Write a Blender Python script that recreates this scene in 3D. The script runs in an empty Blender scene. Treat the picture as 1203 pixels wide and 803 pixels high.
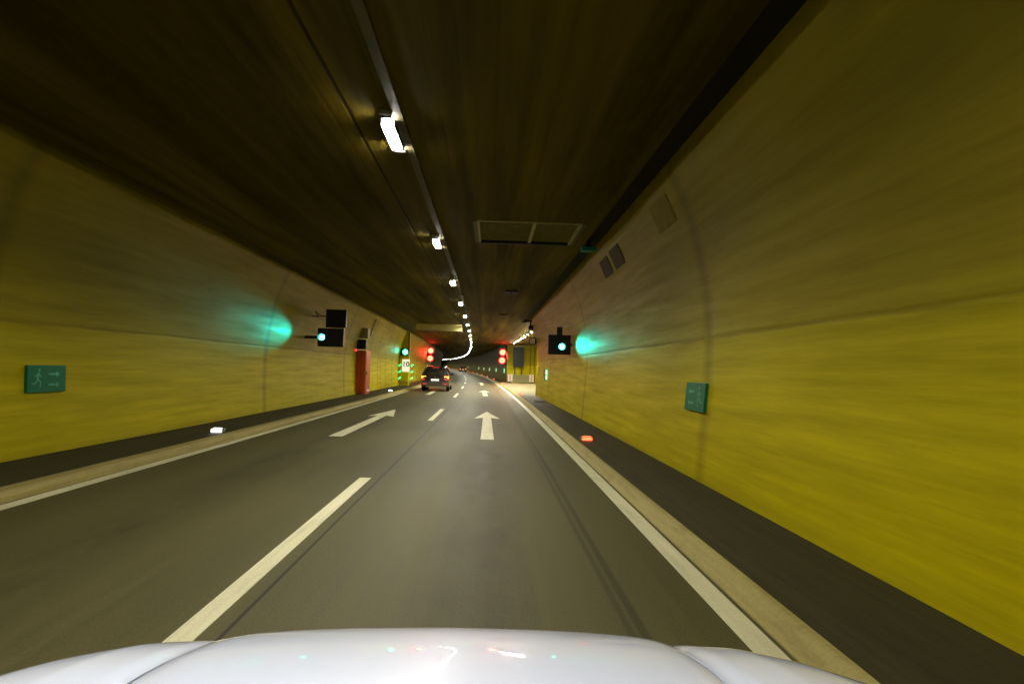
import bpy, bmesh, math, random
from mathutils import Vector, Matrix
C = bpy.context.scene.collection
random.seed(4)
PI = math.pi

# ---------------------------------------------------------------- camera
F_PX = 700.0                      # focal length in pixels of the 1203 px wide photograph
ROLL = math.radians(1.5)
cam_d = bpy.data.cameras.new('camera'); cam = bpy.data.objects.new('camera', cam_d); C.objects.link(cam)
cam_d.sensor_width = 36.0; cam_d.lens = F_PX/1203*36
cam_d.clip_start = 0.05; cam_d.clip_end = 900
yaw = math.atan(25.6/F_PX); pit = math.atan(33.2/F_PX)
fw = Vector((math.sin(yaw)*math.cos(pit), math.cos(yaw)*math.cos(pit), math.sin(pit)))
r0 = fw.cross(Vector((0, 0, 1))).normalized(); u0 = r0.cross(fw)
rt = r0*math.cos(ROLL) + u0*math.sin(ROLL); up = u0*math.cos(ROLL) - r0*math.sin(ROLL)
M4 = Matrix((rt, up, -fw)).transposed().to_4x4(); M4.translation = Vector((0, 0, 1.55))
cam.matrix_world = M4
bpy.context.scene.camera = cam

# ---------------------------------------------------------------- world, exposure, render
w = bpy.data.worlds.new('World'); bpy.context.scene.world = w; w.use_nodes = True
bg = w.node_tree.nodes['Background']; bg.inputs[0].default_value = (0.01, 0.012, 0.02, 1); bg.inputs[1].default_value = 0.05
sc = bpy.context.scene
sc.view_settings.view_transform = 'Standard'; sc.view_settings.look = 'None'
sc.view_settings.exposure = 0.0; sc.view_settings.gamma = 1.0; sc.view_settings.use_curve_mapping = False
sc.render.engine = 'CYCLES'
cy = sc.cycles
cy.filter_width = 1.5; cy.use_denoising = True; cy.max_bounces = 7; cy.diffuse_bounces = 4; cy.glossy_bounces = 4
cy.transmission_bounces = 2; cy.sample_clamp_indirect = 6; cy.use_light_tree = True
cy.caustics_reflective = False; cy.caustics_refractive = False; cy.blur_glossy = 1.0
LAMP = 500.0                      # radiance of the ceiling lamps' diffusers

# ---------------------------------------------------------------- the tunnel's curve and grade
def off(s): return -((s-8)**2)/3650 if s > 8 else 0.0
def rise(s): return 2.0e-5*s*s if s > 0 else 0.0
def P(s, x, z): return Vector((x+off(s), s, z+rise(s)))
def heading(s): return math.atan(2*max(s-8, 0)/3650)

# ---------------------------------------------------------------- materials
def newmat(name):
    m = bpy.data.materials.new(name); m.use_nodes = True
    return m, m.node_tree.nodes, m.node_tree.links, m.node_tree.nodes['Principled BSDF']
def mth(N, L, op, a, b=None, c=None):
    n = N.new('ShaderNodeMath'); n.operation = op
    for i, v in enumerate((a, b, c)):
        if v is None: continue
        if isinstance(v, (int, float)): n.inputs[i].default_value = v
        else: L.new(v, n.inputs[i])
    return n.outputs[0]
def mix(N, L, f, a, b, mode='MIX'):
    n = N.new('ShaderNodeMix'); n.data_type = 'RGBA'; n.blend_type = mode
    for i, v in ((0, f), (6, a), (7, b)):
        if isinstance(v, (int, float)): n.inputs[i].default_value = v
        elif isinstance(v, tuple): n.inputs[i].default_value = v if len(v) == 4 else v+(1,)
        else: L.new(v, n.inputs[i])
    return n.outputs[2]
def noise(N, L, vec, sx, sy, scale=1.0, detail=4, rough=.55, seed=0.0):
    mp = N.new('ShaderNodeMapping'); mp.inputs['Scale'].default_value = (sx, sy, 1); mp.inputs['Location'].default_value = (seed, seed*.37, seed)
    L.new(vec, mp.inputs[0])
    n = N.new('ShaderNodeTexNoise'); n.inputs['Scale'].default_value = scale; n.inputs['Detail'].default_value = detail
    n.inputs['Roughness'].default_value = rough
    L.new(mp.outputs[0], n.inputs['Vector']); return n.outputs['Fac']
def ramp(N, L, v, lo, hi, a=0.0, b=1.0):
    n = N.new('ShaderNodeMapRange'); n.inputs[1].default_value = lo; n.inputs[2].default_value = hi
    n.inputs[3].default_value = a; n.inputs[4].default_value = b; L.new(v, n.inputs[0]); return n.outputs[0]
def bump(N, L, bs, h, strength, dist=.01):
    b = N.new('ShaderNodeBump'); b.inputs['Strength'].default_value = strength; b.inputs['Distance'].default_value = dist
    L.new(h, b.inputs['Height']); L.new(b.outputs[0], bs.inputs['Normal'])
def uvs(N, L):
    t = N.new('ShaderNodeTexCoord'); s = N.new('ShaderNodeSeparateXYZ'); L.new(t.outputs['UV'], s.inputs[0])
    return t.outputs['UV'], s.outputs[0], s.outputs[1]
def line_at(N, L, x, pos, half, soft=.01):          # 1 on a line where |x-pos| < half
    d = mth(N, L, 'ABSOLUTE', mth(N, L, 'SUBTRACT', x, pos))
    return ramp(N, L, d, half, half+soft, 1.0, 0.0)
def periodic(N, L, x, period, phase, half, soft=.03):
    w_ = mth(N, L, 'PINGPONG', mth(N, L, 'SUBTRACT', x, phase), period/2)
    return ramp(N, L, w_, half, half+soft, 1.0, 0.0)

def simple(name, col, rough=.6, metal=0.0, coat=0.0, grain=.12, gscale=6.0, bumpk=0.0, spec=.3):
    m, N, L, b = newmat(name)
    t = N.new('ShaderNodeTexCoord')
    n = noise(N, L, t.outputs['Object'], 1, 1, gscale, 5, .6)
    f = ramp(N, L, n, .3, .7)
    c2 = tuple(max(0, v*(1-grain*2.2)) for v in col)
    L.new(mix(N, L, f, c2, tuple(min(1, v*(1+grain)) for v in col)), b.inputs['Base Color'])
    L.new(ramp(N, L, n, .3, .7, max(0.03, rough-.08), min(1, rough+.08)), b.inputs['Roughness'])
    b.inputs['Metallic'].default_value = metal; b.inputs['Specular IOR Level'].default_value = spec if not coat else .5; b.inputs['Coat Weight'].default_value = coat
    b.inputs['Coat Roughness'].default_value = .05
    if bumpk: bump(N, L, b, n, bumpk)
    return m
def emit(name, col, strength, base=(.05, .05, .05)):
    m, N, L, b = newmat(name)
    b.inputs['Base Color'].default_value = base+(1,)
    b.inputs['Emission Color'].default_value = col+(1,); b.inputs['Emission Strength'].default_value = strength
    b.inputs['Roughness'].default_value = .4
    return m

def wall_mat(name, painted=True, far=False):
    m, N, L, b = newmat(name)
    uv, s, z = uvs(N, L)
    big = noise(N, L, uv, .12, .5, 1.0, 5, .6, 3)
    streak = noise(N, L, uv, .35, 6, 1.0, 5, .65, 7)
    fine = noise(N, L, uv, 1.6, 22, 1.0, 6, .65, 1)
    vert = noise(N, L, uv, 3.2, .25, 1.0, 5, .65, 21)
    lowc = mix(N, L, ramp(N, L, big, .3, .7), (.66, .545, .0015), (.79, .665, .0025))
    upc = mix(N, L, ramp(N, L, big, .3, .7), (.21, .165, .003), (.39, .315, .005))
    if far:  # far stretch uses darker wall colours
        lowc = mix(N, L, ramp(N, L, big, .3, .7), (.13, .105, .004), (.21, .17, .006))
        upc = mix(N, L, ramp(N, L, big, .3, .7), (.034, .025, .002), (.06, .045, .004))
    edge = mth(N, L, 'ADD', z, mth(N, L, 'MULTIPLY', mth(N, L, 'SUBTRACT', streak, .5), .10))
    sel = mth(N, L, 'ADD', ramp(N, L, edge, 2.03, 2.09, 0, .35), ramp(N, L, mth(N, L, 'ADD', z, mth(N, L, 'MULTIPLY', big, .9)), 1.7, 3.3, 0, .65))  # upper colour darkened with height: lamplight fall-off painted over the two-tone paint
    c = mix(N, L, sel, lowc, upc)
    dirt = ramp(N, L, streak, .35, .7)
    c = mix(N, L, mth(N, L, 'MULTIPLY', dirt, .38), c, (.13, .10, .003))
    c = mix(N, L, mth(N, L, 'MULTIPLY', ramp(N, L, vert, .48, .75), mth(N, L, 'MULTIPLY', ramp(N, L, s, 14, 30), .18)), c, (.09, .07, .006))
    c = mix(N, L, mth(N, L, 'MULTIPLY', ramp(N, L, fine, .35, .75), .10), c, (.10, .08, .006))
    c = mix(N, L, mth(N, L, 'MULTIPLY', ramp(N, L, edge, .10, .34, 1, 0), .20), c, (.2, .16, .02))
    j1 = mth(N, L, 'MULTIPLY', periodic(N, L, s, 10, 8, .03, .22), .55)
    far3 = mth(N, L, 'MULTIPLY', periodic(N, L, s, 3, 34, .04, .06), ramp(N, L, s, 30, 31))
    hl = mth(N, L, 'MULTIPLY', line_at(N, L, edge, 2.06, .008, .03), .5)
    j = mth(N, L, 'MAXIMUM', j1, mth(N, L, 'MAXIMUM', far3, hl))
    c = mix(N, L, mth(N, L, 'MULTIPLY', j, .6), c, (.05, .04, .006))
    L.new(c, b.inputs['Base Color'])
    L.new(ramp(N, L, streak, .3, .7, .42, .62), b.inputs['Roughness'])
    b.inputs['Specular IOR Level'].default_value = .10
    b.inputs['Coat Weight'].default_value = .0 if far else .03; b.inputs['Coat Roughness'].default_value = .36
    h = mth(N, L, 'ADD', mth(N, L, 'MULTIPLY', fine, .25), mth(N, L, 'MULTIPLY', j, -1.0))
    bump(N, L, b, h, .5, .015)
    return m
def ceil_mat():
    m, N, L, b = newmat('ceiling_concrete')
    uv, s, x = uvs(N, L)
    streak = noise(N, L, uv, .09, 1.7, 1.0, 7, .62, 11)
    wide = noise(N, L, uv, .06, .7, 1.0, 4, .6, 5)
    fine = noise(N, L, uv, 3, 9, 1.0, 6, .6, 2)
    c = mix(N, L, ramp(N, L, streak, .33, .68), (.024, .018, .0015), (.25, .185, .012))
    c = mix(N, L, ramp(N, L, wide, .36, .62, 0, .78), c, (.035, .024, .003))
    c = mix(N, L, mth(N, L, 'MULTIPLY', ramp(N, L, fine, .4, .75), .2), c, (.16, .11, .015))
    seam = mth(N, L, 'MAXIMUM', line_at(N, L, x, -1.6, .012, .015), mth(N, L, 'MULTIPLY', line_at(N, L, x, -.42, .02, .09), .5))
    seam = mth(N, L, 'MAXIMUM', seam, mth(N, L, 'MULTIPLY', periodic(N, L, s, 1.25, 0, .012, .03), ramp(N, L, s, 9, 22, .04, .45)))
    seam = mth(N, L, 'MAXIMUM', seam, mth(N, L, 'MULTIPLY', periodic(N, L, x, .6, 0, .006, .02), .18))
    c = mix(N, L, mth(N, L, 'MULTIPLY', seam, .75), c, (.01, .008, .004))
    L.new(c, b.inputs['Base Color']); b.inputs['Roughness'].default_value = .75
    b.inputs['Specular IOR Level'].default_value = .08
    bump(N, L, b, mth(N, L, 'SUBTRACT', fine, seam), .5, .012)
    return m
def road_mat():
    m, N, L, b = newmat('asphalt')
    uv, s, x = uvs(N, L)
    grain = noise(N, L, uv, 34, 70, 1.0, 4, .75, 2)
    streak = noise(N, L, uv, .16, 7, 1.0, 6, .65, 4)
    wide = noise(N, L, uv, .10, .9, 1.0, 4, .55, 9)
    c = mix(N, L, ramp(N, L, streak, .3, .7), (.052, .046, .014), (.128, .114, .036))
    c = mix(N, L, ramp(N, L, wide, .35, .68, 0, .5), c, (.045, .038, .012))
    c = mix(N, L, ramp(N, L, grain, .35, .7, 0, .5), c, (.16, .145, .065))
    # polished wheel tracks
    for px in (-4.1, -2.55, -.75, .75):
        c = mix(N, L, mth(N, L, 'MULTIPLY', line_at(N, L, x, px, .12, .35), .22), c, (.135, .120, .045))
    oil = noise(N, L, uv, .8, 2.2, 1.0, 5, .6, 31)
    lane = mth(N, L, 'MAXIMUM', line_at(N, L, x, 0.0, .1, .5), line_at(N, L, x, -3.33, .1, .5))
    c = mix(N, L, mth(N, L, 'MULTIPLY', lane, ramp(N, L, oil, .42, .7, .05, .55)), c, (.028, .023, .009))
    seam = mth(N, L, 'MAXIMUM', line_at(N, L, x, -1.48, .010, .008), mth(N, L, 'MULTIPLY', line_at(N, L, x, .97, .018, .02), .55))
    seam = mth(N, L, 'MAXIMUM', seam, mth(N, L, 'MULTIPLY', line_at(N, L, x, .89, .012, .02), .45))
    c = mix(N, L, mth(N, L, 'MULTIPLY', seam, .8), c, (.012, .010, .007))
    L.new(c, b.inputs['Base Color'])
    L.new(ramp(N, L, streak, .3, .7, .55, .7), b.inputs['Roughness'])
    b.inputs['Specular IOR Level'].default_value = .25
    bump(N, L, b, grain, .5, .004)
    return m
def strip_mat(name, a, b_, rough, sx=.2, sy=9, blend=None, segments=None):
    m, N, L, b = newmat(name)
    uv, s, x = uvs(N, L)
    streak = noise(N, L, uv, sx, sy, 1.0, 6, .65, 6); grain = noise(N, L, uv, 40, 40, 1.0, 4, .7, 2)
    c = mix(N, L, ramp(N, L, streak, .3, .7), a, b_)
    c = mix(N, L, ramp(N, L, grain, .45, .75, 0, .35), c, tuple(v*.55 for v in a))
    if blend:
        f = ramp(N, L, mth(N, L, 'ADD', s, mth(N, L, 'MULTIPLY', noise(N, L, uv, .5, 2, 1.0, 5, .6, 17), 5)), 35.5, 45)  # floor colour pales along the bay, painting in its lamplit zone
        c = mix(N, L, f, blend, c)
    wear = noise(N, L, uv, 1.1, 7, 1.0, 6, .7, 13)
    c = mix(N, L, ramp(N, L, wear, .50, .78, 0, .45), c, tuple(v*.38 for v in a))
    if segments:
        j = periodic(N, L, s, segments, 0, .006, .01); c = mix(N, L, mth(N, L, 'MULTIPLY', j, .7), c, tuple(v*.2 for v in a))
    L.new(c, b.inputs['Base Color']); b.inputs['Roughness'].default_value = rough; b.inputs['Specular IOR Level'].default_value = .2
    bump(N, L, b, grain, .4, .004)
    return m
def carpaint():
    m, N, L, b = newmat('white_car_paint')
    t = N.new('ShaderNodeTexCoord'); n = noise(N, L, t.outputs['Object'], 1, 1, 3.0, 4, .5)
    L.new(mix(N, L, ramp(N, L, n, .3, .7), (.73, .79, .98), (.75, .81, .99)), b.inputs['Base Color'])
    d = noise(N, L, t.outputs['Object'], 1, 1, 420, 2, .5)
    b.inputs['Roughness'].default_value = .35
    b.inputs['Coat Weight'].default_value = 1.0; b.inputs['Coat Roughness'].default_value = .03
    return m

M = dict(
    wall=wall_mat('painted_wall_concrete'), wall_far=wall_mat('dark_wall_concrete', far=True), ceil=ceil_mat(), road=road_mat(),
    walk=strip_mat('dark_walkway_asphalt', (.046, .040, .017), (.072, .063, .029), .75),
    bay=strip_mat('pale_bay_concrete', (.20, .175, .085), (.29, .26, .13), .7, 1.2, 2.5),
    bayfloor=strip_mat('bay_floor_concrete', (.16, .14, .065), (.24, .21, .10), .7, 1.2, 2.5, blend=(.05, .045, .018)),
    kerb=strip_mat('kerb_concrete', (.34, .28, .09), (.48, .41, .15), .7, .3, 12),
    paint=strip_mat('road_paint', (.70, .66, .40), (.84, .80, .54), .55, .5, 14),
    steel=simple('galvanised_steel', (.34, .32, .24), .45, .6), dark=simple('dark_metal', (.018, .02, .02), .45, .2),
    shade_black=simple('black_shade_and_grate', (.012, .010, .006), .85), louvre=simple('louvre_metal', (.34, .29, .11), .5, .3),
    tray=simple('dusty_tray_metal', (.10, .085, .035), .6), faint=simple('painted_hatch', (.24, .18, .012), .7), hatch=simple('rusty_hatch', (.05, .038, .006), .7), bafflep=simple('yellowed_baffle', (.50, .42, .14), .6), pale=simple('pale_panel', (.42, .38, .18), .6), red=simple('red_lacquer', (.58, .075, .006), .42, coat=.2),
    whitep=simple('white_sheet_metal', (.74, .74, .66), .5, grain=.05), green=simple('green_sign_sheet', (.004, .20, .09), .5, grain=.08),
    signwhite=simple('green_sign_symbol', (.10, .50, .30), .5), black=simple('black_plastic', (.012, .012, .013), .5),
    redp=simple('red_sign_paint', (.62, .03, .03), .5), orange=simple('orange_symbol', (.7, .25, .04), .5),
    teal=simple('cover_green_reflection', (.01, .22, .17), .4), lid=simple('cast_iron', (.02, .02, .018), .6, .4),
    carpaint=carpaint(), suv=simple('dark_car_paint', (.035, .028, .026), .3, .3, coat=1.0),
    suv_trim=simple('grey_bumper', (.10, .095, .085), .5), glass=simple('dark_glass', (.012, .012, .014), .08, 0, coat=.6),
    rubber=simple('tyre_rubber', (.015, .015, .015), .8), alloy=simple('alloy_rim', (.45, .45, .45), .3, .9),
    chrome=simple('chrome', (.7, .7, .7), .12, 1.0, grain=.02), amber=emit('amber_tail_lamp', (1, .33, .04), 5.0),
    tail=emit('red_tail_lamp', (1, .04, .03), .9), brake=emit('red_brake_and_reflector_glow', (1, .05, .03), .8), plate=emit('lit_number_plate', (1, .97, .9), .9, (.8, .8, .75)),
    headlamp=emit('white_headlamp', (1, .95, .85), 12), 
    lens=emit('lamp_diffuser', (1.0, .96, .84), LAMP), lensbay=emit('bay_lamp_diffuser', (1.0, .94, .72), LAMP*8),
    go=emit('green_signal_lens', (.10, 1.0, .72), 9), gorim=simple('dark_teal_visor', (.003, .05, .042), .4),
    go2=emit('small_green_signal', (.05, 1.0, .5), 14), arrow=emit('green_led', (.03, 1.0, .22), 3.0),
    stopring=emit('red_led_ring', (1, .002, .001), 9), stopcore=emit('warm_led_face', (1, .66, .32), 1.7), 
    markred=emit('red_marker_lens', (1, .10, .03), 4.5), markwhite=emit('white_marker_lens', (.95, .97, 1), 5.0),
    exitlit=emit('lit_exit_green', (.05, .8, .2), 1.1), exitwhite=emit('lit_exit_white', (.8, 1, .75), 1.6),
    redlamp=emit('small_red_lamp', (1, .06, .03), 1.2), litnum=emit('lit_number_panel', (1, .95, .7), .75, (.7, .7, .6)),
)
# ---------------------------------------------------------------- mesh helpers
def link(name, bm, mat, parent=None, smooth=False, loc=None):
    me = bpy.data.meshes.new(name); bm.normal_update(); bm.to_mesh(me); bm.free()
    o = bpy.data.objects.new(name, me); C.objects.link(o)
    me.materials.append(mat)
    if smooth:
        for p in me.polygons: p.use_smooth = True
        me.set_sharp_from_angle(angle=math.radians(35)) if hasattr(me, 'set_sharp_from_angle') else None
    if parent: o.parent = parent
    if loc is not None: o.location = loc
    return o
def tag(o, label=None, cat=None, group=None, kind=None):
    if label: o['label'] = label
    if cat: o['category'] = cat
    if group: o['group'] = group
    if kind: o['kind'] = kind
    return o
def thing(name, label, cat, s, x, z, group=None, rz=None):
    o = bpy.data.objects.new(name, None); C.objects.link(o); o.empty_display_size = .2
    o.location = P(s, x, z); o.rotation_euler = (0, 0, heading(s) if rz is None else rz)
    return tag(o, label, cat, group)
def box(bm, x0, x1, y0, y1, z0, z1, bev=0.0, rot=None):
    r = bmesh.ops.create_cube(bm, size=1.0); vs = r['verts']
    for v in vs: v.co = Vector(((x0+x1)/2+v.co.x*(x1-x0), (y0+y1)/2+v.co.y*(y1-y0), (z0+z1)/2+v.co.z*(z1-z0)))
    if bev:
        es = list({e for v in vs for e in v.link_edges})
        rr = bmesh.ops.bevel(bm, geom=es, offset=bev, segments=2, affect='EDGES', profile=.6)
        vs = list({v for f in rr['faces'] for v in f.verts} | {v for v in vs if v.is_valid})
    if rot is not None: bmesh.ops.transform(bm, matrix=rot, verts=vs)
    return vs
def cyl(bm, p0, p1, r, r2=None, seg=20):
    p0, p1 = Vector(p0), Vector(p1); d = p1-p0
    q = Vector((0, 0, 1)).rotation_difference(d.normalized()).to_matrix().to_4x4()
    q.translation = (p0+p1)/2
    bmesh.ops.create_cone(bm, cap_ends=True, segments=seg, radius1=r, radius2=r if r2 is None else r2, depth=d.length, matrix=q)
def B(*a, **k):
    bm = bmesh.new(); box(bm, *a, **k); return bm
def sweep(bm, prof, s0, s1, step=2.0, closed=True, uvf=lambda s, x, z: (s, z), caps=True):
    n = max(1, int(math.ceil((s1-s0)/step))); rings = []; uvl = bm.loops.layers.uv.verify()
    for i in range(n+1):
        s = s0+(s1-s0)*i/n
        rings.append((s, [bm.verts.new(P(s, x, z)) for x, z in prof]))
    m = len(prof); cnt = m if closed else m-1
    for i in range(n):
        (sa, ra), (sb, rb) = rings[i], rings[i+1]
        for j in range(cnt):
            k = (j+1) % m
            f = bm.faces.new((ra[j], ra[k], rb[k], rb[j]))
            for lp, (s, q) in zip(f.loops, ((sa, j), (sa, k), (sb, k), (sb, j))): lp[uvl].uv = uvf(s, *prof[q])
    if closed and caps:
        for (s, r), rev in ((rings[0], True), (rings[-1], False)):
            f = bm.faces.new(r[::-1] if rev else r)
            for lp in f.loops: lp[uvl].uv = uvf(s+(lp.vert.co.x-off(s)), lp.vert.co.x-off(s), lp.vert.co.z-rise(s))
    return bm
flat = lambda s, x, z: (s, x)
def rect(x0, x1, z0, z1): return [(x0, z0), (x0, z1), (x1, z1), (x1, z0)]
def ccw(bm): bmesh.ops.recalc_face_normals(bm, faces=bm.faces); return bm

# ---------------------------------------------------------------- setting
S0, S1, H = -46.0, 430.0, 4.30
g = ccw(sweep(bmesh.new(), rect(-5.10, 1.73, -.25, 0.0), S0, S1, 2, uvf=flat)); road = link('road', g, M['road']); tag(road, 'grey asphalt two lane carriageway curving left into the tunnel', None, kind='structure')
def paintsheet(pts_fn, name):            # thin painted sheet 4 mm above the asphalt
    pass
def marking(name, x0, x1, s0, s1):
    return link(name, ccw(sweep(bmesh.new(), rect(x0, x1, -.002, .004), s0, s1, 2, uvf=flat)), M['paint'], road)
marking('edge_line', 1.53, 1.70, S0, S1); marking('edge_line', -5.07, -4.90, S0, S1)
k = 0
while 3.35+14.4*k < 300:
    marking('lane_dash', -1.762, -1.606, 3.35+14.4*k, 8.45+14.4*k); k += 1
marking('lane_dash', -1.762, -1.606, 3.35-14.4, 8.45-14.4)
def arrow(xc, s0):
    bm = bmesh.new(); uvl = bm.loops.layers.uv.verify()
    out = [(-.15, 0), (.15, 0), (.13, 5.9), (.40, 5.6), (0, 8.7), (-.40, 5.6), (-.13, 5.9)]
    top = [bm.verts.new(P(s0+s, xc+x, .004)) for x, s in out]; bot = [bm.verts.new(P(s0+s, xc+x, -.002)) for x, s in out]
    f = bm.faces.new(top)
    for lp, (x, s) in zip(f.loops, out): lp[uvl].uv = (s+s0, x+xc)
    for i in range(7):
        j = (i+1) % 7; bm.faces.new((bot[i], bot[j], top[j], top[i]))
    bm.faces.new(bot[::-1]); link('direction_arrow', ccw(bm), M['paint'], road)
for s in (13.3, 34.6, 57.0):
    arrow(0.0, s); arrow(-3.33, s)
def st(name, bm, mat, label): return tag(link(name, bm, mat), label, None, kind='structure')
WALK = .12
# kerbs: battered face with a rounded lip
st('kerb', ccw(sweep(bmesh.new(), [(1.732, -.2), (1.732, .012), (1.800, .095), (1.822, .112), (1.845, .12), (1.885, .121), (1.885, -.2)], S0, S1, 2)), M['kerb'], 'pale concrete kerb beside the right edge line')
st('kerb', ccw(sweep(bmesh.new(), [(-5.102, -.2), (-5.102, .06), (-5.135, .115), (-5.16, .123), (-5.33, .123), (-5.33, -.2)], S0, S1, 2)), M['kerb'], 'pale concrete kerb beside the left edge line')
st('walkway', ccw(sweep(bmesh.new(), rect(1.887, 3.05, -.2, .117), S0, 34.4, 2, uvf=flat)), M['walk'], 'dark asphalt walkway along the right wall')
st('walkway', ccw(sweep(bmesh.new(), rect(-6.75, -5.332, -.2, .117), S0, S1, 2, uvf=flat)), M['walk'], 'dark asphalt walkway along the left wall')
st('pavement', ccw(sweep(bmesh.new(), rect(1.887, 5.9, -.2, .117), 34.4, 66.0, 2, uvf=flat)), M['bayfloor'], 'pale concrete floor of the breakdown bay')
st('walkway', ccw(sweep(bmesh.new(), rect(1.887, 3.05, -.2, .117), 66.0, S1, 2, uvf=flat)), M['walk'], 'dark walkway beyond the breakdown bay')
# ceiling with a hole for the vent, black slots painting the edge shadow on both sides
VX0, VX1, VS0, VS1 = -.30, 1.66, 10.95, 12.75
g = bmesh.new()
ceilp = lambda a, b: rect(a, b, H, H+.35)
sweep(g, ceilp(-5.82, 1.98), S0, VS0, 2, uvf=flat); sweep(g, ceilp(-5.82, VX0), VS0, VS1, 2, uvf=flat)
sweep(g, ceilp(VX1, 1.98), VS0, VS1, 2, uvf=flat); sweep(g, ceilp(-5.82, 1.98), VS1, 34.4, 2, uvf=flat)
sweep(g, ceilp(-5.82, 6.1), 34.4, 66.3, 2, uvf=flat); sweep(g, ceilp(-5.82, 2.12), 66.3, S1, 2, uvf=flat)
st('ceiling', ccw(g), M['ceil'], 'dark brown streaked concrete tunnel ceiling')
for a, b, sa, sb, lb in ((1.982, 2.9, S0, 34.38, 'right'), (2.122, 2.9, 66.32, S1, 'far right'), (-6.6, -5.822, S0, S1, 'left')):
    st('ceiling_slot', ccw(sweep(bmesh.new(), rect(a, b, H+.16, H+.34), sa, sb, 2, uvf=flat)), M['shade_black'], 'recessed slot painted with shadow black along the %s edge of the ceiling' % lb)

# ---------------------------------------------------------------- walls
def curve_prof(pts, n=22):
    out = []
    zs = [p[1] for p in pts]
    for i in range(n+1):
        z = zs[0]+(zs[-1]-zs[0])*i/n
        for a, b in zip(pts, pts[1:]):
            if a[1] <= z <= b[1]+1e-6:
                # smooth by Catmull style blend of neighbours
                t = (z-a[1])/(b[1]-a[1]); ia = pts.index(a)
                p0 = pts[max(ia-1, 0)]; p3 = pts[min(ia+2, len(pts)-1)]
                x = .5*((2*a[0])+(-p0[0]+b[0])*t+(2*p0[0]-5*a[0]+4*b[0]-p3[0])*t*t+(-p0[0]+3*a[0]-3*b[0]+p3[0])*t**3)
                out.append((x, z)); break
    return out
RW = curve_prof([(2.84, -.2), (2.90, .7), (2.97, 1.5), (2.97, 2.3), (2.88, 3.0), (2.66, 3.8), (2.36, 4.5)])
LW = curve_prof([(-6.58, -.2), (-6.63, .7), (-6.66, 1.5), (-6.62, 2.3), (-6.50, 3.0), (-6.28, 3.8), (-6.00, 4.5)])
def wall(prof, side, s0, s1, mat, label):
    p = prof+[(prof[-1][0]+side*.9, prof[-1][1]), (prof[0][0]+side*.6, prof[0][1])]
    o = link('tunnel_wall', ccw(sweep(bmesh.new(), p, s0, s1, 1.5)), mat)
    for f in o.data.polygons: f.use_smooth = True
    o.data.set_sharp_from_angle(angle=math.radians(35))
    return tag(o, label, 'wall')
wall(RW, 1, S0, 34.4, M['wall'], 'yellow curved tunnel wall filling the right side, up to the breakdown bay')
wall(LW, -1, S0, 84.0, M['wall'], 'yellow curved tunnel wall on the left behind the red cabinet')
wall(LW, -1, 84.0, S1, M['wall_far'], 'dark tunnel wall on the left beyond the red signals')
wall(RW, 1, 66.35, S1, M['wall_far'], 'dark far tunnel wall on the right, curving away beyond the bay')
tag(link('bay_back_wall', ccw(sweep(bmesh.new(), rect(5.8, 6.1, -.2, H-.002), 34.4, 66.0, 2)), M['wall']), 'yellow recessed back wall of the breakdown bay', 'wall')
def cross_wall(s, x0, x1, th, label):
    bm = bmesh.new(); uvl = bm.loops.layers.uv.verify()
    sweep(bm, rect(x0, x1, -.2, H-.002), s, s+th, 1)
    for f in bm.faces:
        for lp in f.loops:
            v = lp.vert.co; lp[uvl].uv = (v.x*1.0+44.5 if abs(f.calc_center_median().y-s) < .01 else v.y, v.z-rise(s))
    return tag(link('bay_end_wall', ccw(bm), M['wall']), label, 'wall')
cross_wall(66.02, 2.86, 5.8, .3, 'yellow end wall of the bay behind the dark board')
cross_wall(34.42, 3.45, 5.798, .25, 'near end wall of the bay, hidden behind the right wall edge')
# tunnel portal plugs far behind the camera
tag(link('end_wall', B(-8, 5, S0-.4, S0-.002, -.5, 5), M['wall_far']), 'dark wall closing the tunnel behind the viewpoint', 'wall')

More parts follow.
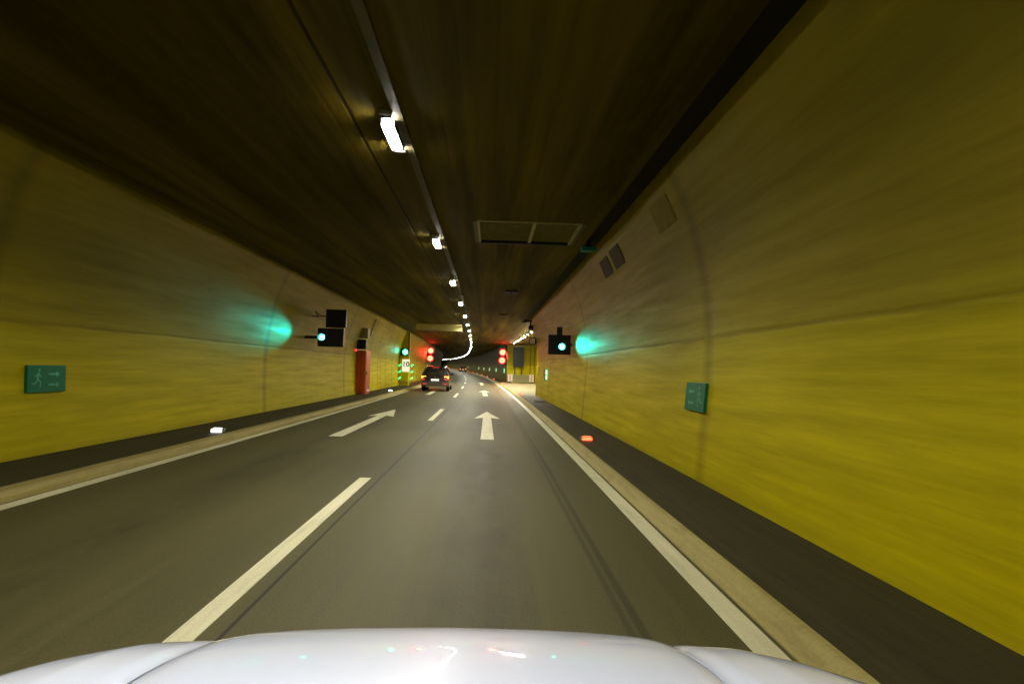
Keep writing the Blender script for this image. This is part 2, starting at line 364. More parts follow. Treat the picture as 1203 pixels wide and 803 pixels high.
# ---------------------------------------------------------------- ceiling lamps
t = thing('cable_tray', 'long pale cable tray running along the ceiling beside the lamps', 'cable tray', 0, 0, 0, rz=0)
link('tray', ccw(sweep(bmesh.new(), [(-1.11, H-.045), (-1.11, H+.01), (-1.105, H+.01), (-1.105, H-.038), (-1.02, H-.038), (-1.02, H+.01), (-1.015, H+.01), (-1.015, H-.045)], S0, 320, 2)), M['tray'], t)
for i in range(18):
    q = 21.7+i*2.975; Q = P(q, -1.065, H); link('tray_bracket', B(Q.x-.085, Q.x+.085, q-.02, q+.02, Q.z-.062, Q.z+.005), M['tray'], t)
LAMPX, LZ = -1.19, H
def make_lamp(name='ceiling_lamp', length=.98, lens='lens', wid=.13, skirt=.012):
    t = thing(name, '', 'lamp', 0, 0, 0)
    L2 = length/2
    link('housing', B(-wid/2-.012, wid/2+.012, -L2-.05, L2+.05, -.045, .0, bev=.008), M['steel'], t)
    g = bmesh.new(); rings = []
    for i in range(17):                       # rounded capsule lens
        y = -L2+2*L2*i/16; e = min(1, (L2-abs(y))/.28); k_ = max(.12, math.sqrt(max(0, 1-(1-e)**2)))
        rings.append([g.verts.new(((wid/2-.003)*k_*math.cos(a_), y, -.0455-.060*k_*max(0, math.sin(a_))**.8)) for a_ in [PI*j/10 for j in range(11)]])
    for ra, rb in zip(rings, rings[1:]):
        for j in range(11): g.faces.new((ra[j], ra[(j+1) % 11], rb[(j+1) % 11], rb[j]))
    g.faces.new(rings[0]); g.faces.new(rings[-1][::-1])
    link('diffuser', ccw(g), M[lens], t, True)
    for sx in (-1, 1):
        a, b_ = sorted((sx*(wid/2+.001), sx*(wid/2+.009)))
        link('added_shield', B(a, b_, -L2+.10, L2-.10, -.105-skirt, -.0455), M['dark'], t)  # shields added to keep lamplight off the upper walls
        a, b_ = sorted((sx*(L2+.004), sx*(L2+.012))); link('end_cap', B(-wid/2, wid/2, a, b_, -.078, -.0455), M['dark'], t)
    return t
def copy_tree(o, parent=None):
    c = o.copy(); C.objects.link(c); c.parent = parent
    for ch in list(o.children): copy_tree(ch, c)
    return c
lamp0 = make_lamp()
ordn = ['', 'second', 'third', 'fourth', 'fifth', 'sixth', 'seventh', 'eighth', 'ninth', 'tenth']
for i, k in enumerate(range(-7, 52)):
    s = 6.85+5.95*k
    o = lamp0 if i == 0 else copy_tree(lamp0)
    o.location = P(s, LAMPX, LZ); o.rotation_euler = (-math.atan(4e-5*max(s, 0))*-1, 0, heading(s))
    o['group'] = 'ceiling lamps in the long row beside the cable tray'
    if k < 0: lb = 'tubular ceiling lamp behind the viewpoint, over the white bonnet'
    elif k == 0: lb = 'largest and nearest ceiling lamp, a long glowing bar'
    elif k < 10: lb = '%s glowing lamp from the camera in the ceiling row' % ordn[k]
    else: lb = 'tiny lamp in the far part of the ceiling row that merges into a curved line'
    o['label'] = lb
bay0 = make_lamp('bay_lamp', .30, 'lensbay', .12, .0)
for i in range(9):
    s = 35.3+3.15*i
    o = bay0 if i == 0 else copy_tree(bay0)
    o.location = P(s, 3.18, LZ-.002); o.rotation_euler = (0, 0, heading(s)); o['group'] = 'lamps in the row over the breakdown bay'
    o['label'] = ('nearest and topmost of the nine lamps over the right bay' if i == 0 else '%s lamp from the near end of the row over the right bay' % ordn[i+1] if i < 8 else 'farthest and lowest of the nine lamps over the right bay')

# ---------------------------------------------------------------- ceiling vent and fittings
t = thing('ceiling_vent', 'wide louvred ventilation opening recessed in the ceiling, split in two', 'vent', VS0, (VX0+VX1)/2, H, rz=0)
W2 = (VX1-VX0)/2; DL = VS1-VS0
link('back_panel', B(-W2+.002, W2-.002, .002, DL-.002, .30, .33), M['shade_black'], t)  # near-black colour stands in for the shade inside the vent
for sx in (-1, 1):
    g = bmesh.new(); a = sx*(W2-.003); b_ = sx*(W2-.045); box(g, min(a, b_), max(a, b_), .004, DL-.05, -.03, .298); link('side_plate', g, M['pale'], t)
link('end_plate', B(-W2+.05, W2-.05, DL-.04, DL-.004, -.02, .298), M['shade_black'], t)
link('divider', B(-.03+.1, .03+.1, .03, DL-.05, -.01, .298), M['pale'], t)
for i in range(11):
    y = .10+i*.155
    link('louvre', B(-W2+.05, .065, y-.012, y+.012, .01, .055), M['louvre'], t); link('louvre', B(.135, W2-.05, y-.012, y+.012, .01, .055), M['louvre'], t)
for sx in (-1, 1):
    a, b_ = sorted((sx*(W2+.002), sx*(W2+.07))); link('flange', B(a, b_, -.04, DL+.04, -.022, -.001, bev=.004), M['tray'], t)
link('flange', B(-W2, W2, DL+.002, DL+.06, -.03, -.001, bev=.004), M['dark'], t); link('flange', B(-W2, W2, -.06, -.002, -.022, -.001, bev=.004), M['louvre'], t)  # dark far flange paints in the shadow at the opening's far edge
t = thing('ceiling_cover', 'small cover plate, painted teal as a green reflection, at the right edge of the ceiling', 'cover', 13.0, 2.12, H)
link('cover_box', B(-.16, .16, -.12, .12, -.09, .0, bev=.01), M['teal'], t); link('bracket', B(-.03, .03, -.1, .1, 0, .17), M['dark'], t)  # teal colour stands in for a green reflection on the cover
for s, x, lb in ((20.6, .72, 'nearer of two small dark junction boxes on the ceiling'), (29.6, .72, 'farther of two small dark junction boxes on the ceiling')):
    t = thing('junction_box', lb, 'junction box', s, x, H, 'dark junction boxes on the ceiling')
    link('box', B(-.2, .2, -.14, .14, -.07, 0.0, bev=.01), M['dark'], t)
    g = bmesh.new(); cyl(g, (0, 0, -.07), (0, 0, -.095), .03, seg=12); link('cable_gland', g, M['black'], t)
t = thing('ceiling_baffle', 'pale baffle panel hanging from the ceiling on the left before the red signals', 'baffle', 37.5, -3.0, H)
link('panel', B(-1.45, 1.45, -.05, .05, -.40, 0, bev=.01), M['bafflep'], t); link('rail', B(-1.5, 1.5, -.08, .08, -.43, -.395, bev=.008), M['steel'], t)
# small frames high on the right wall
def wall_x(prof, z):
    for a, b in zip(prof, prof[1:]):
        if a[1] <= z <= b[1]: return a[0]+(b[0]-a[0])*(z-a[1])/(b[1]-a[1]), math.atan((b[0]-a[0])/(b[1]-a[1]))
for s, z, lb in ((13.35, 3.92, 'farther of the dark hatches high on the right wall'), (12.2, 3.95, 'middle dark hatch high on the right wall'), (8.9, 3.98, 'faint nearest hatch high on the right wall')):
    x, tilt = wall_x(RW, z); t = thing('wall_hatch', lb, 'hatch', s, x, z, 'dark hatches high on the right wall'); t.rotation_euler = (0, tilt, heading(s))
    link('frame', B(-.012, .03, -.44, .44, -.22, .22, bev=.004), M['hatch'] if s > 9 else M['faint'], t); link('flap', B(-.018, -.0125, -.41, .41, -.19, .19, bev=.002), M['hatch'] if s > 9 else M['faint'], t)

# ---------------------------------------------------------------- emergency way signs on the walls
def man(bm, ox, oz, k, thick0, thick1, flip=1):     # a running figure in the local x=depth, y across plane
    def bar(a, b, r):
        a = Vector((0, ox+flip*a[0]*k, oz+a[1]*k)); b = Vector((0, ox+flip*b[0]*k, oz+b[1]*k)); d = b-a
        ang = math.atan2(d.z, d.y); rot = Matrix.Translation((a+b)/2) @ Matrix.Rotation(ang, 4, 'X')
        box(bm, thick0, thick1, -d.length/2-r*k*.5, d.length/2+r*k*.5, -r*k, r*k, rot=rot)
    bar((0, .05), (.08, .42), .075); bar((.0, .05), (.26, -.12), .05); bar((.26, -.12), (.2, -.42), .045)
    bar((0, .05), (-.2, -.2), .05); bar((-.2, -.2), (-.45, -.22), .045); bar((.08, .38), (.33, .2), .04); bar((.06, .38), (-.2, .22), .04)
    cyl(bm, (thick0, ox+flip*.14*k, oz+.6*k), (thick1, ox+flip*.14*k, oz+.6*k), .1*k, seg=14)
def exit_plate(s, prof, side, lb):
    z = 1.24; x, tilt = wall_x(prof, z)
    t = thing('escape_route_sign', lb, 'sign', s, x, z, 'green escape route signs on the near walls'); t.rotation_euler = (0, tilt, heading(s))
    i = -side
    a, b_ = sorted((i*.045, i*-.02)); link('plate', B(a, b_, -.39, .39, -.20, .20, bev=.006), M['green'], t)
    g = bmesh.new(); e0, e1 = sorted((i*.046, i*.0485)); man(g, -.2, -.02, .24, e0, e1, 1)
    link('running_figure', g, M['signwhite'], t)
    g = bmesh.new()
    for yy, dz in ((.12, .07), (.12, -.09)):
        f = [(yy-.1, dz-.015), (yy-.1, dz+.015), (yy+.06, dz+.015), (yy+.06, dz+.045), (yy+.13, dz), (yy+.06, dz-.045), (yy+.06, dz-.015)]; g = bmesh.new()
        v0 = [g.verts.new((e0, *p)) for p in f]; v1 = [g.verts.new((e1, *p)) for p in f]
        g.faces.new(v0); g.faces.new(v1[::-1])
        for q in range(7): g.faces.new((v0[q], v1[q], v1[(q+1) % 7], v0[(q+1) % 7]))
        link('arrow_symbol', ccw(g), M['signwhite'], t)
exit_plate(9.2, LW, -1, 'green escape route sign on the left yellow wall')
exit_plate(8.35, RW, 1, 'green escape route sign on the right yellow wall')

# ---------------------------------------------------------------- green lane signals
def beam(parent, loc, col, power, deg, blend=1.0, radius=.1, aim=0.0):     # the signal's own forward beam, towards oncoming drivers
    l = bpy.data.lights.new('signal_beam', 'SPOT'); l.color = col; l.energy = power; l.spot_size = math.radians(deg); l.spot_blend = blend; l.shadow_soft_size = radius
    o = bpy.data.objects.new('signal_beam', l); C.objects.link(o); o.parent = parent; o.location = loc; o.rotation_euler = (-PI/2, 0, math.radians(aim))
    return o
def lane_signal(name, s, x, z, lensx, w, h, label, mount, wallx):
    t = thing(name, label, 'traffic signal', s, x, z)
    link('signal_box', B(-w/2, w/2, 0, .16, -h/2, h/2, bev=.012), M['dark'], t)
    g = bmesh.new(); box(g, -w/2+.02, w/2-.02, -.012, -.001, -h/2+.02, h/2-.02, bev=.003); link('front_plate', g, M['black'], t)
    lz = -.07 if mount == 'top' else 0
    g = bmesh.new(); n = 32; rr = [(.130, -.013), (.136, -.12), (.128, -.12), (.122, -.013)]
    rings = [[g.verts.new((lensx+r*math.cos(2*PI*i/n), y, lz+r*math.sin(2*PI*i/n))) for r, y in rr] for i in range(n)]
    for i in range(n):
        for j in range(4): g.faces.new((rings[i][j], rings[i][(j+1) % 4], rings[(i+1) % n][(j+1) % 4], rings[(i+1) % n][j]))
    link('visor', ccw(g), M['gorim'], t, True)
    g = bmesh.new(); cyl(g, (lensx, -.013, lz), (lensx, -.045, lz), .105, .085, 28); link('lens', g, M['go'], t)
    beam(t, (lensx, -.16, lz), (.01, 1.0, .70), 230, 30, aim=12 if mount == 'top' else -12)
    g = bmesh.new()
    if mount == 'top': link('top_bracket', B(-.10, .10, .02, .14, h/2, h/2+.28, bev=.01), M['dark'], t)
    a, b_ = sorted((0, wallx-x)); box(g, a, b_, .06, .12, -.05, .05)
    link('mount', g, M['dark'], t)
    return t
lane_signal('lane_signal', 21.0, 2.50, 2.49, .08, .80, .70, 'green lit lane signal on a dark square box on the right wall', 'top', 2.95)
t = lane_signal('lane_signal', 21.5, -5.66, 2.54, -.30, .92, .66, 'green lit lane signal in a dark box below an unlit board on the left', 'side', -6.6)
t = thing('message_board', 'unlit dark board above the left green signal', 'sign', 21.7, -5.54, 3.24)
link('case', B(-.36, .36, 0, .16, -.33, .33, bev=.012), M['dark'], t); link('screen', B(-.32, .32, -.008, -.001, -.29, .29), M['black'], t)
link('arm', B(-1.15, -.362, .05, .11, .05, .11), M['pale'], t)
g = bmesh.new(); cyl(g, (-.75, .02, .25), (-.60, .02, .05), .05, seg=12); link('cable_loop', g, M['pale'], t)

# ---------------------------------------------------------------- red cabinet niche on the left
t = thing('emergency_cabinet', 'tall orange red emergency cabinet standing against the left wall', 'cabinet', 30.6, -6.30, .117)
link('body', B(-.34, .14, 0, 1.30, 0, 2.22, bev=.015), M['red'], t)
d = link('door', B(-.29, .10, -.03, -.002, .06, 2.14, bev=.008), M['red'], t); link('handle', B(-.25, -.22, -.06, -.031, .98, 1.14, bev=.004), M['dark'], d)
link('edge_strip', B(-.10, -.085, -.036, -.031, .06, 2.14), M['dark'], t)
d = link('side_door', B(.1415, .155, .08, 1.22, .06, 2.14, bev=.004), M['red'], t)
link('handle', B(.156, .19, .2, .24, .98, 1.14, bev=.004), M['dark'], d)
t = thing('warning_box', 'dark warning box above the red cabinet on the left wall', 'sign', 30.3, -6.28, 2.40)
link('case', B(-.36, .16, 0, .3, 0, .48, bev=.01), M['dark'], t); link('face', B(-.30, .12, -.006, -.001, .05, .43), M['black'], t)
t = thing('cable_box', 'pale box on the left wall above the dark warning box', 'cable box', 30.6, -6.3, 2.98)
link('case', B(-.32, .2, 0, .6, 0, .5, bev=.015), M['pale'], t); link('lid', B(-.28, .16, -.012, -.001, .04, .46, bev=.004), M['pale'], t)
t = thing('indicator_lamp', 'small red lamp beside the top of the red cabinet', 'lamp', 30.0, -6.55, 2.33)
g = bmesh.new(); cyl(g, (0, 0, 0), (0, -.06, 0), .075, .06, 16); link('lens', g, M['redlamp'], t); link('base', B(-.12, .1, .001, .08, -.1, .1, bev=.01), M['dark'], t)
t = thing('conduit', 'pale curved conduit climbing the left wall above the cabinet', 'pipe', 33.0, 0, 0)
g = bmesh.new(); pr = [q for q in LW if 3.2 < q[1] < 4.25]
for a, b_ in zip(pr, pr[1:]): cyl(g, (a[0]+.05, 0, a[1]), (b_[0]+.05, 0, b_[1]), .035, seg=10)
link('pipe', g, M['pale'], t)
for q in (pr[0], pr[-1]): link('clamp', B(q[0]-.02, q[0]+.1, -.06, .06, q[1]-.03, q[1]+.03), M['steel'], t)

# ---------------------------------------------------------------- numbered pillar with green chevrons
def text_mesh(txt, size, depth, mat, name, parent, loc, rot=(PI/2, 0, 0)):
    cu = bpy.data.curves.new(name, 'FONT'); cu.body = txt; cu.size = size; cu.extrude = depth; cu.offset = .012; cu.align_x = 'CENTER'; cu.align_y = 'CENTER'
    tmp = bpy.data.objects.new('tmp', cu); C.objects.link(tmp); bpy.context.view_layer.update()
    me = bpy.data.meshes.new_from_object(tmp); C.objects.unlink(tmp); bpy.data.objects.remove(tmp); bpy.data.curves.remove(cu)
    me.name = name; me.materials.clear(); me.materials.append(mat)
    o = bpy.data.objects.new(name, me); C.objects.link(o); o.parent = parent; o.location = loc; o.rotation_euler = rot
    return o
t = thing('wall_pillar', 'yellow wall pillar carrying the number board on the left', 'pillar', 46.6, -6.18, .117)
bm = bmesh.new(); uvl = bm.loops.layers.uv.verify(); box(bm, -.42, .30, 0, .9, 0, 4.17, bev=.02)
for f in bm.faces:
    for lp in f.loops: lp[uvl].uv = (lp.vert.co.y+46.5+lp.vert.co.x, lp.vert.co.z)
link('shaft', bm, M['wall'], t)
link('edge_strip', B(.26, .34, -.03, .05, 2.6, 4.1, bev=.01), M['dark'], t)
t = thing('number_board', 'white lit board with the number 10 on the left pillar', 'sign', 46.55, -6.08, 1.66)
link('panel', B(-.28, .28, -.06, .0, -.48, .48, bev=.01), M['litnum'], t); text_mesh('10', .56, .004, M['black'], 'digits', t, (0, -.066, .08))
t = thing('chevron_lights', 'rows of green led chevrons on both sides of the number board', 'light', 46.5, -6.06, 1.2)
for sx in (-1, 1):
    for q in range(3):
        g = bmesh.new(); z0 = .48-q*.5; x0 = sx*.47
        rot = Matrix.Translation((x0, -.05, z0)) @ Matrix.Rotation(math.radians(-38), 4, 'Y'); box(g, -.11, .11, -.01, .01, -.04, .04, rot=rot)
        link('led_bar', g, M['arrow'], t)
for sx in (-1, 1): link('bracket', B(sx*.47-.03, sx*.47+.03, -.035, .0, -.75, .6, bev=.004), M['pale'], t)
link('cross_bar', B(-.5, .5, -.03, .09, -.80, -.755), M['pale'], t)
t = thing('lane_signal', 'tiny green lane signal above the number board on the left', 'traffic signal', 46.3, -6.10, 2.70)
link('signal_box', B(-.36, .24, 0, .14, -.28, .28, bev=.01), M['dark'], t)
g = bmesh.new(); cyl(g, (-.04, -.002, 0), (-.04, -.06, 0), .19, .17, 24); link('lens', g, M['go2'], t); beam(t, (-.04, -.2, 0), (.02, 1, .75), 40, 50, aim=-14)

# ---------------------------------------------------------------- red speed signals
def speed_signals(s, x, z, label, reach):
    t = thing('speed_signal', label, 'traffic signal', s, x, z)
    link('signal_box', B(-.42, .42, 0, .16, -.95, .85, bev=.02), M['dark'], t)
    for zz, xx in ((.42, .02), (-.50, -.02)):
        g = bmesh.new(); cyl(g, (xx, -.002, zz), (xx, -.03, zz), .37, .365, 32); rg = link('red_ring', g, M['stopring'], t)
        g = bmesh.new(); cyl(g, (xx, -.031, zz), (xx, -.045, zz), .30, .295, 28); link('display_face', g, M['stopcore'], t)
        if zz < 0:
            text_mesh('0', .34, .002, M['orange'], 'digit', t, (xx, -.048, zz))
    a, b_ = sorted((0, reach)); link('mount', B(a, b_, .05, .12, -.08, .02), M['dark'], t)
    beam(t, (0, -.3, 0), (1, .015, .008), 1000, 85, 1.0, .3, aim=-18 if reach < 0 else 18)
speed_signals(72.0, -6.02, 3.12, 'pair of round red ringed signals on the left, above the dark car', -.58)
speed_signals(68.0, 2.42, 3.05, 'pair of round red ringed signals at the right, before the dark far wall', .55)

# ---------------------------------------------------------------- breakdown bay furniture
t = thing('barrier', 'low pale concrete barrier across the end of the bay', 'barrier', 64.6, 4.3, .117)
g = bmesh.new(); prof = [(-.28, 0), (-.28, .08), (-.12, .3), (-.09, .88), (.09, .88), (.12, .3), (.28, .08), (.28, 0)]
va = [g.verts.new((-1.42, y, z)) for y, z in prof]; vb = [g.verts.new((1.42, y, z)) for y, z in prof]
for q in range(8): g.faces.new((va[q], va[(q+1) % 8], vb[(q+1) % 8], vb[q]))
g.faces.new(va[::-1]); g.faces.new(vb); link('barrier_body', ccw(g), M['bay'], t)
def chevron(x, lb, dr):
    t = thing('chevron_board', lb, 'sign', 64.2, x, .117, 'red and white chevron boards on the bay barrier')
    link('board', B(-.24, .24, 0, .03, .12, .92, bev=.005), M['whitep'], t)
    for q in range(3):
        g = bmesh.new(); z0 = .27+q*.25
        for sg in (1, -1):
            rot = Matrix.Translation((0, -.004, z0+sg*.055)) @ Matrix.Rotation(math.radians(sg*dr*38), 4, 'Y'); box(g, -.16, .16, -.002, .002, -.035, .035, rot=rot)
        link('stripe', g, M['redp'], t)
    link('foot', B(-.2, .2, -.06, .08, 0, .12, bev=.01), M['black'], t)
chevron(3.12, 'left red and white chevron board on the bay barrier', 1); chevron(5.42, 'right red and white chevron board on the bay barrier', -1)
t = thing('notice_board', 'large dark board on two legs in front of the bay end wall', 'sign', 65.4, 4.05, .117)
link('board', B(-.58, .58, 0, .12, 1.75, 3.95, bev=.02), M['dark'], t); link('frame', B(-.62, .62, .03, .10, 3.96, 4.02), M['steel'], t)
for sx in (-1, 1): link('leg', B(sx*.36-.05, sx*.36+.05, .02, .12, 0, 1.75, bev=.01), M['dark'], t)
t = thing('bay_sign', 'small pale sign with an orange symbol hanging at the bay entrance', 'sign', 34.0, 2.62, 3.22)
link('panel', B(-.20, .20, 0, .08, -.2, .2, bev=.01), M['dark'], t); link('face', B(-.16, .12, -.006, -.001, -.15, .15), M['whitep'], t)
g = bmesh.new(); box(g, -.08, -.03, -.010, -.007, -.1, .1); box(g, -.03, .06, -.010, -.007, -.1, -.04); link('symbol', g, M['orange'], t)
link('bracket', B(.2, .3, .0, .1, -.05, .08), M['dark'], t)
t = thing('surveillance_camera', 'dark camera on a bracket under the ceiling at the end of the right wall', 'camera', 33.0, 2.38, 3.90)
link('housing', B(-.12, .14, -.35, .2, -.1, .12, bev=.03), M['black'], t); g = bmesh.new(); cyl(g, (.0, -.352, .0), (.0, -.39, 0), .07, seg=16); link('lens', g, M['glass'], t)
g = bmesh.new(); box(g, -.04, .05, -.04, .04, .12, .42); box(g, -.2, .25, -.12, .12, .34, .42, bev=.01); link('bracket', g, M['dark'], t)

# illuminated escape markers on the right wall
def lit_exit(s, lb):
    z = 1.36; x, tilt = wall_x(RW, z); t = thing('exit_light', lb, 'sign', s, x, z, 'lit green exit lights along the right wall')
    link('case', B(-.13, .05, 0, .24, -.30, .30, bev=.012), M['black'], t)
    link('green_face', B(-.115, .0, -.008, -.001, -.27, .27), M['exitlit'], t)
    g = bmesh.new(); box(g, -.09, -.035, -.012, -.0085, .02, .22); box(g, -.09, -.035, -.012, -.0085, -.22, -.05); link('white_symbol', g, M['exitwhite'], t)
lit_exit(29.0, 'lit green and white exit light on the near right wall, below the square green signal')
for q, s in enumerate((72, 91, 111, 131, 151, 200)):
    lit_exit(s, ['first', 'second', 'third', 'fourth', 'fifth', 'last'][q]+' tiny green light on the dark wall beyond the bay')

# ---------------------------------------------------------------- kerb markers
def make_marker(name, mat):
    t = thing(name, '', 'marker light', 0, 0, 0)
    g = bmesh.new(); box(g, -.12, .12, -.06, .10, 0, .085, bev=.012); link('housing', g, M['steel'], t)
    g = bmesh.new(); box(g, -.105, .105, -.074, -.0615, .012, .078, bev=.004); box(g, -.08, .08, -.04, .02, .086, .094, bev=.002); link('lens', g, M[mat], t)
    return t
spots = [12.5, 35, 60, 81, 102, 122, 143, 164, 185, 206, 227, 248, 269, 290, 311]
for nm, mt, x, col, side in (('red_marker', 'markred', 2.08, 'red', 'right'), ('white_marker', 'markwhite', -5.52, 'white', 'left')):
    m0 = make_marker(nm, mt)
    for i, s in enumerate(spots):
        o = m0 if i == 0 else copy_tree(m0)
        o.location = P(s, x, .117); o.rotation_euler = (0, 0, heading(s)); o['group'] = '%s marker lights along the %s kerb' % (col, side)
        o['label'] = ('nearest and largest %s marker light on the %s kerb walkway' % (col, side) if i == 0 else
                      '%s of the %s marker lights from the camera, along the %s kerb' % (ordn[i+1], col, side) if i < 9 else
                      'tiny far %s marker light where the %s kerb bends away' % (col, side))
t = thing('drain_cover', 'dark drain cover in the right walkway before the bay', 'drain cover', 27.5, 2.45, .117)
link('frame', B(-.3, .3, -.5, .5, -.01, .006, bev=.002), M['lid'], t)
g = bmesh.new()
for q in range(9): box(g, -.24, .24, -.42+q*.1, -.37+q*.1, .0065, .012)
link('grate', g, M['shade_black'], t)

# ---------------------------------------------------------------- cars
def wheel(parent, x, y, r, wd, side):
    w_ = thing('wheel', None, None, 0, 0, 0); 
    for kk in ('label', 'category'): 
        if kk in w_: del w_[kk]
    w_.parent = parent; w_.location = (x, y, r); w_.rotation_euler = (0, 0, 0)
    g = bmesh.new(); prof = [(-.5, .62), (-.5, .9), (-.42, .98), (-.2, 1.0), (.2, 1.0), (.42, .98), (.5, .9), (.5, .62)]
    n = 36; rings = [[g.verts.new((a*wd, b_*r*math.cos(2*PI*i/n), b_*r*math.sin(2*PI*i/n))) for a, b_ in prof] for i in range(n)]
    for i in range(n):
        for j in range(len(prof)): g.faces.new((rings[i][j], rings[i][(j+1) % 8], rings[(i+1) % n][(j+1) % 8], rings[(i+1) % n][j]))
    link('tyre', ccw(g), M['rubber'], w_, True)
    g = bmesh.new(); xx = side*wd*.42; cyl(g, (xx, 0, 0), (xx-side*wd*.5, 0, 0), .615*r, seg=32)
    for q in range(5):
        rot = Matrix.Rotation(2*PI*q/5, 4, 'X'); box(g, xx-.01, xx+.02, -.05*r/.34, .05*r/.34, .08, .60*r, rot=rot)
    cyl(g, (xx+side*.03, 0, 0), (xx, 0, 0), .09, seg=20); link('rim', g, M['alloy'], w_)
def loft(stations, n=9):
    """stations: (y, zb, wb, zs, ws, zr, wr): sill, shoulder and roof heights with half widths"""
    g = bmesh.new(); rings = []
    for (y, zb, wb, zs, ws, zr, wr) in stations:
        half = [(0, zb), (wb*.85, zb), (wb, zb+.07), (ws*1.01, zb+(zs-zb)*.5), (ws, zs-.03), (ws*.97, zs+.01)]
        if zr > zs+.05: half += [(wr+(ws*.97-wr)*.25, zs+(zr-zs)*.72), (wr*.93, zr-.04), (wr*.75, zr-.008), (0, zr)]
        else: half += [(ws*.9, zs+.02), (ws*.8, zr+.005), (ws*.6, zr+.01), (0, zr+.015)]
        ring = half + [(-a, b_) for a, b_ in half[-2:0:-1]]
        rings.append([g.verts.new((a, y, b_)) for a, b_ in ring])
    m = len(rings[0])
    for a, b_ in zip(rings, rings[1:]):
        for j in range(m): g.faces.new((a[j], a[(j+1) % m], b_[(j+1) % m], b_[j]))
    g.faces.new(rings[0]); g.faces.new(rings[-1][::-1])
    return ccw(g)
def make_suv(rear_glow=True):
    t = thing('dark_car', '', 'car', 0, 0, 0)
    b_ = link('body', loft([(0.0, .42, .82, .88, .80, .90, .6), (.06, .33, .90, .98, .88, 1.05, .70), (.16, .31, .93, 1.04, .91, 1.30, .66), (.34, .30, .945, 1.06, .92, 1.58, .64), (.62, .30, .95, 1.06, .93, 1.66, .66),
        (1.6, .29, .95, 1.04, .93, 1.68, .68), (2.6, .29, .95, 1.01, .93, 1.63, .66), (2.95, .29, .95, 1.0, .93, 1.52, .64), (3.45, .29, .94, .98, .92, 1.10, .62), (3.7, .29, .94, .96, .90, .97, .6),
        (4.4, .30, .90, .86, .86, .87, .6), (4.62, .34, .78, .74, .76, .74, .5), (4.68, .42, .70, .66, .66, .66, .4)]), M['suv'], t, True)
    def slab(pts, th, mat, name):          # quad panel in 3-D with thickness along -y
        g = bmesh.new(); a = [g.verts.new(p) for p in pts]; c = [g.verts.new((p[0], p[1]+th, p[2])) for p in pts]; n = len(pts)
        g.faces.new(a); g.faces.new(c[::-1])
        for q in range(n): g.faces.new((a[q], c[q], c[(q+1) % n], a[(q+1) % n]))
        return link(name, ccw(g), mat, t)
    slab([(-.70, .115, 1.07), (.70, .115, 1.07), (.62, .315, 1.52), (-.62, .315, 1.52)], .03, M['glass'], 'rear_window')
    for sx in (-1, 1):
        g = bmesh.new(); pts = [(.917, .42, 1.08), (.915, 2.95, 1.05), (.70, 2.62, 1.56), (.705, .62, 1.57)]
        a = [g.verts.new((sx*p[0], p[1], p[2])) for p in pts]; c = [g.verts.new((sx*(p[0]-.02), p[1], p[2]-.005)) for p in pts]
        g.faces.new(a); g.faces.new(c[::-1])
        for q in range(4): g.faces.new((a[q], c[q], c[(q+1) % 4], a[(q+1) % 4]))
        link('side_window', ccw(g), M['glass'], t)
        x0, x1 = sorted((sx*.60, sx*.90))
        slab([(x0, .0, .86), (x1, .02, .86), (x1, .04, 1.0), (x0, .02, .99)], .05, M['amber'], 'tail_light')
        slab([(x0+(.04 if sx > 0 else .04), -.012, .74), (x1-.02, .0, .74), (x1-.02, .01, .855), (x0, -.008, .855)], .04, M['tail'], 'lower_tail_light')
        slab([(min(sx*.55, sx*.80), -.045, .46), (max(sx*.55, sx*.80), -.045, .46), (max(sx*.55, sx*.80), -.045, .53), (min(sx*.55, sx*.80), -.045, .53)], .02, M['brake'], 'bumper_reflector')  # reflector glows by itself to stand in for reflected light
        g = bmesh.new(); box(g, min(sx*.93, sx*1.08), max(sx*.93, sx*1.08), 2.72, 2.84, 1.06, 1.2, bev=.03); link('wing_mirror', g, M['black'], t)
        g = bmesh.new(); cyl(g, (sx*.63, .75, 1.70), (sx*.62, 2.6, 1.67), .018, seg=8); link('roof_rail', g, M['chrome'], t)
        wheel(t, sx*.82, .92, .345, .225, sx); wheel(t, sx*.82, 3.72, .345, .225, sx)
    link('rear_bumper', B(-.86, .86, -.03, .14, .34, .66, bev=.04), M['suv_trim'], t, True)
    link('bumper_skirt', B(-.6, .6, -.02, .10, .25, .335, bev=.015), M['louvre'], t)
    link('number_plate', B(-.26, .26, -.045, -.031, .69, .81, bev=.003), M['plate'], t)
    link('plate_recess', B(-.32, .32, -.030, -.004, .665, .84), M['black'], t)
    g = bmesh.new(); cyl(g, (0, -.01, .93), (0, .03, .93), .055, seg=20); link('badge', g, M['chrome'], t)
    link('third_brake_light', B(-.22, .22, .30, .36, 1.555, 1.595, bev=.006), M['brake'], t)
    link('roof_spoiler', B(-.58, .58, .27, .45, 1.60, 1.64, bev=.01), M['suv'], t)
    link('wiper', B(-.02, .42, .10, .13, 1.08, 1.10), M['black'], t)
    return t
suv = make_suv()
suv.location = P(39.6, -3.30, 0.0); suv.rotation_euler = (0, 0, heading(39.6)); suv['label'] = 'dark estate car ahead in the left lane with amber tail lamps lit'
for s, x, lb in ((178, .05, 'tiny dark car far ahead in the right lane'), (232, -3.3, 'farthest car, a speck in the left lane at the bend')):
    o = copy_tree(suv); o.location = P(s, x, 0); o.rotation_euler = (math.atan(4e-5*s), 0, heading(s)); o['label'] = lb; o['group'] = 'small cars far down the tunnel'

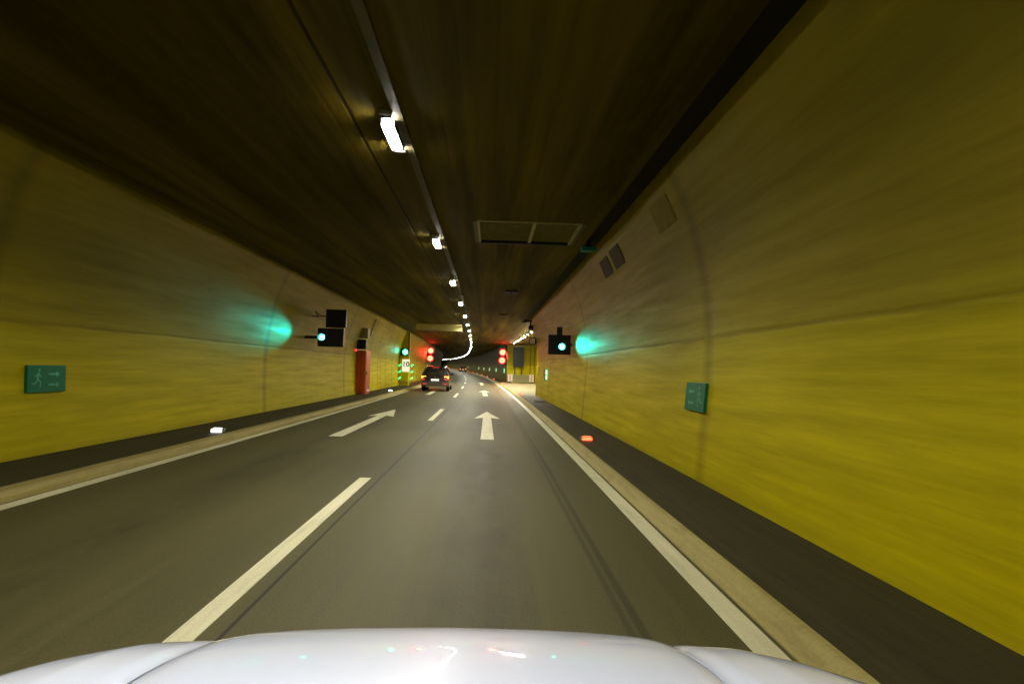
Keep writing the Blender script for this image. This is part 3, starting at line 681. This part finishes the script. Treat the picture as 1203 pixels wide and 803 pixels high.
# own car: white, only the bonnet's front shows
XC = -.075
def gu(u):
    pts = [(0, 0), (.20, -.003), (.33, -.007), (.43, -.012), (.475, -.018), (.497, -.030), (.515, -.032), (.55, -.024), (.64, -.018), (.74, -.022), (.82, -.031), (.87, -.051), (.905, -.085), (.932, -.15), (.945, -.25), (.95, -.42), (.952, -.62)]
    for a, b_ in zip(pts, pts[1:]):
        if a[0] <= u <= b_[0]: return a[1]+(b_[1]-a[1])*(u-a[0])/(b_[0]-a[0])
    return pts[-1][1]
def hood_z(u, y):
    ye = max(0, y+.20*(u/.9)**4); return 1.094-.0355*ye**4 + gu(u)
car = thing('white_car', 'white car whose glossy bonnet fills the bottom edge of the picture', 'car', 0, XC, 0, rz=0)
def nose(u): return 1.88-.22*(u/.95)**3
def patch(us, y0, sgn=1):
    g = bmesh.new(); rows = []; n = 44
    for u in us:
        row = []
        for i in range(n+1):
            y = y0+(nose(abs(u))-y0)*i/n; row.append(g.verts.new((sgn*u, y, hood_z(abs(u), y))))
        rows.append(row)
    lip = [[g.verts.new(v.co+Vector((0, 0, -.02))) for v in row] for row in rows]
    for a, b_ in zip(rows, rows[1:]):
        for i in range(n): g.faces.new((a[i], a[i+1], b_[i+1], b_[i]))
    for a, b_ in zip(lip, lip[1:]):
        for i in range(n): g.faces.new((a[i], a[i+1], b_[i+1], b_[i]))
    for r, l in ((rows[0], lip[0]), (rows[-1], lip[-1])):
        for i in range(n): g.faces.new((r[i], r[i+1], l[i+1], l[i]))
    for k_ in (0, n):
        for (ra, la), (rb, lb) in zip(zip(rows, lip), zip(rows[1:], lip[1:])): g.faces.new((ra[k_], rb[k_], lb[k_], la[k_]))
    return ccw(g)
bon = link('bonnet', patch([-.50+1.0*i/40 for i in range(41)], .42), M['carpaint'], car, True)
fu = [.506+.446*(i/44) for i in range(45)]
for sg in (-1, 1):
    f = link('fender', patch(fu, .30, sg), M['carpaint'], car, True)
    g = bmesh.new(); box(g, min(sg*.90, sg*.949), max(sg*.90, sg*.949), -2.6, 1.60, .30, .60, bev=.01); link('door_panel', g, M['carpaint'], car)
    g = bmesh.new(); box(g, min(sg*.62, sg*.90), max(sg*.62, sg*.90), 1.46, 1.66, .50, .62, bev=.04); link('headlight', g, M['glass'], car)
    wheel(car, sg*.83, 1.05, .33, .215, sg); wheel(car, sg*.83, -1.75, .33, .215, sg)
link('front_bumper', B(-.88, .88, 1.58, 1.84, .20, .52, bev=.08), M['carpaint'], car, True)
link('grille', B(-.55, .55, 1.76, 1.86, .53, .62, bev=.02), M['black'], car)
link('chassis', B(-.89, .89, -2.6, 1.7, .22, .34), M['black'], car)
link('cowl', B(-.88, .88, .18, .40, .90, .96, bev=.02), M['black'], car)
link('engine_bay', B(-.58, .58, .45, 1.5, .35, .80), M['black'], car)
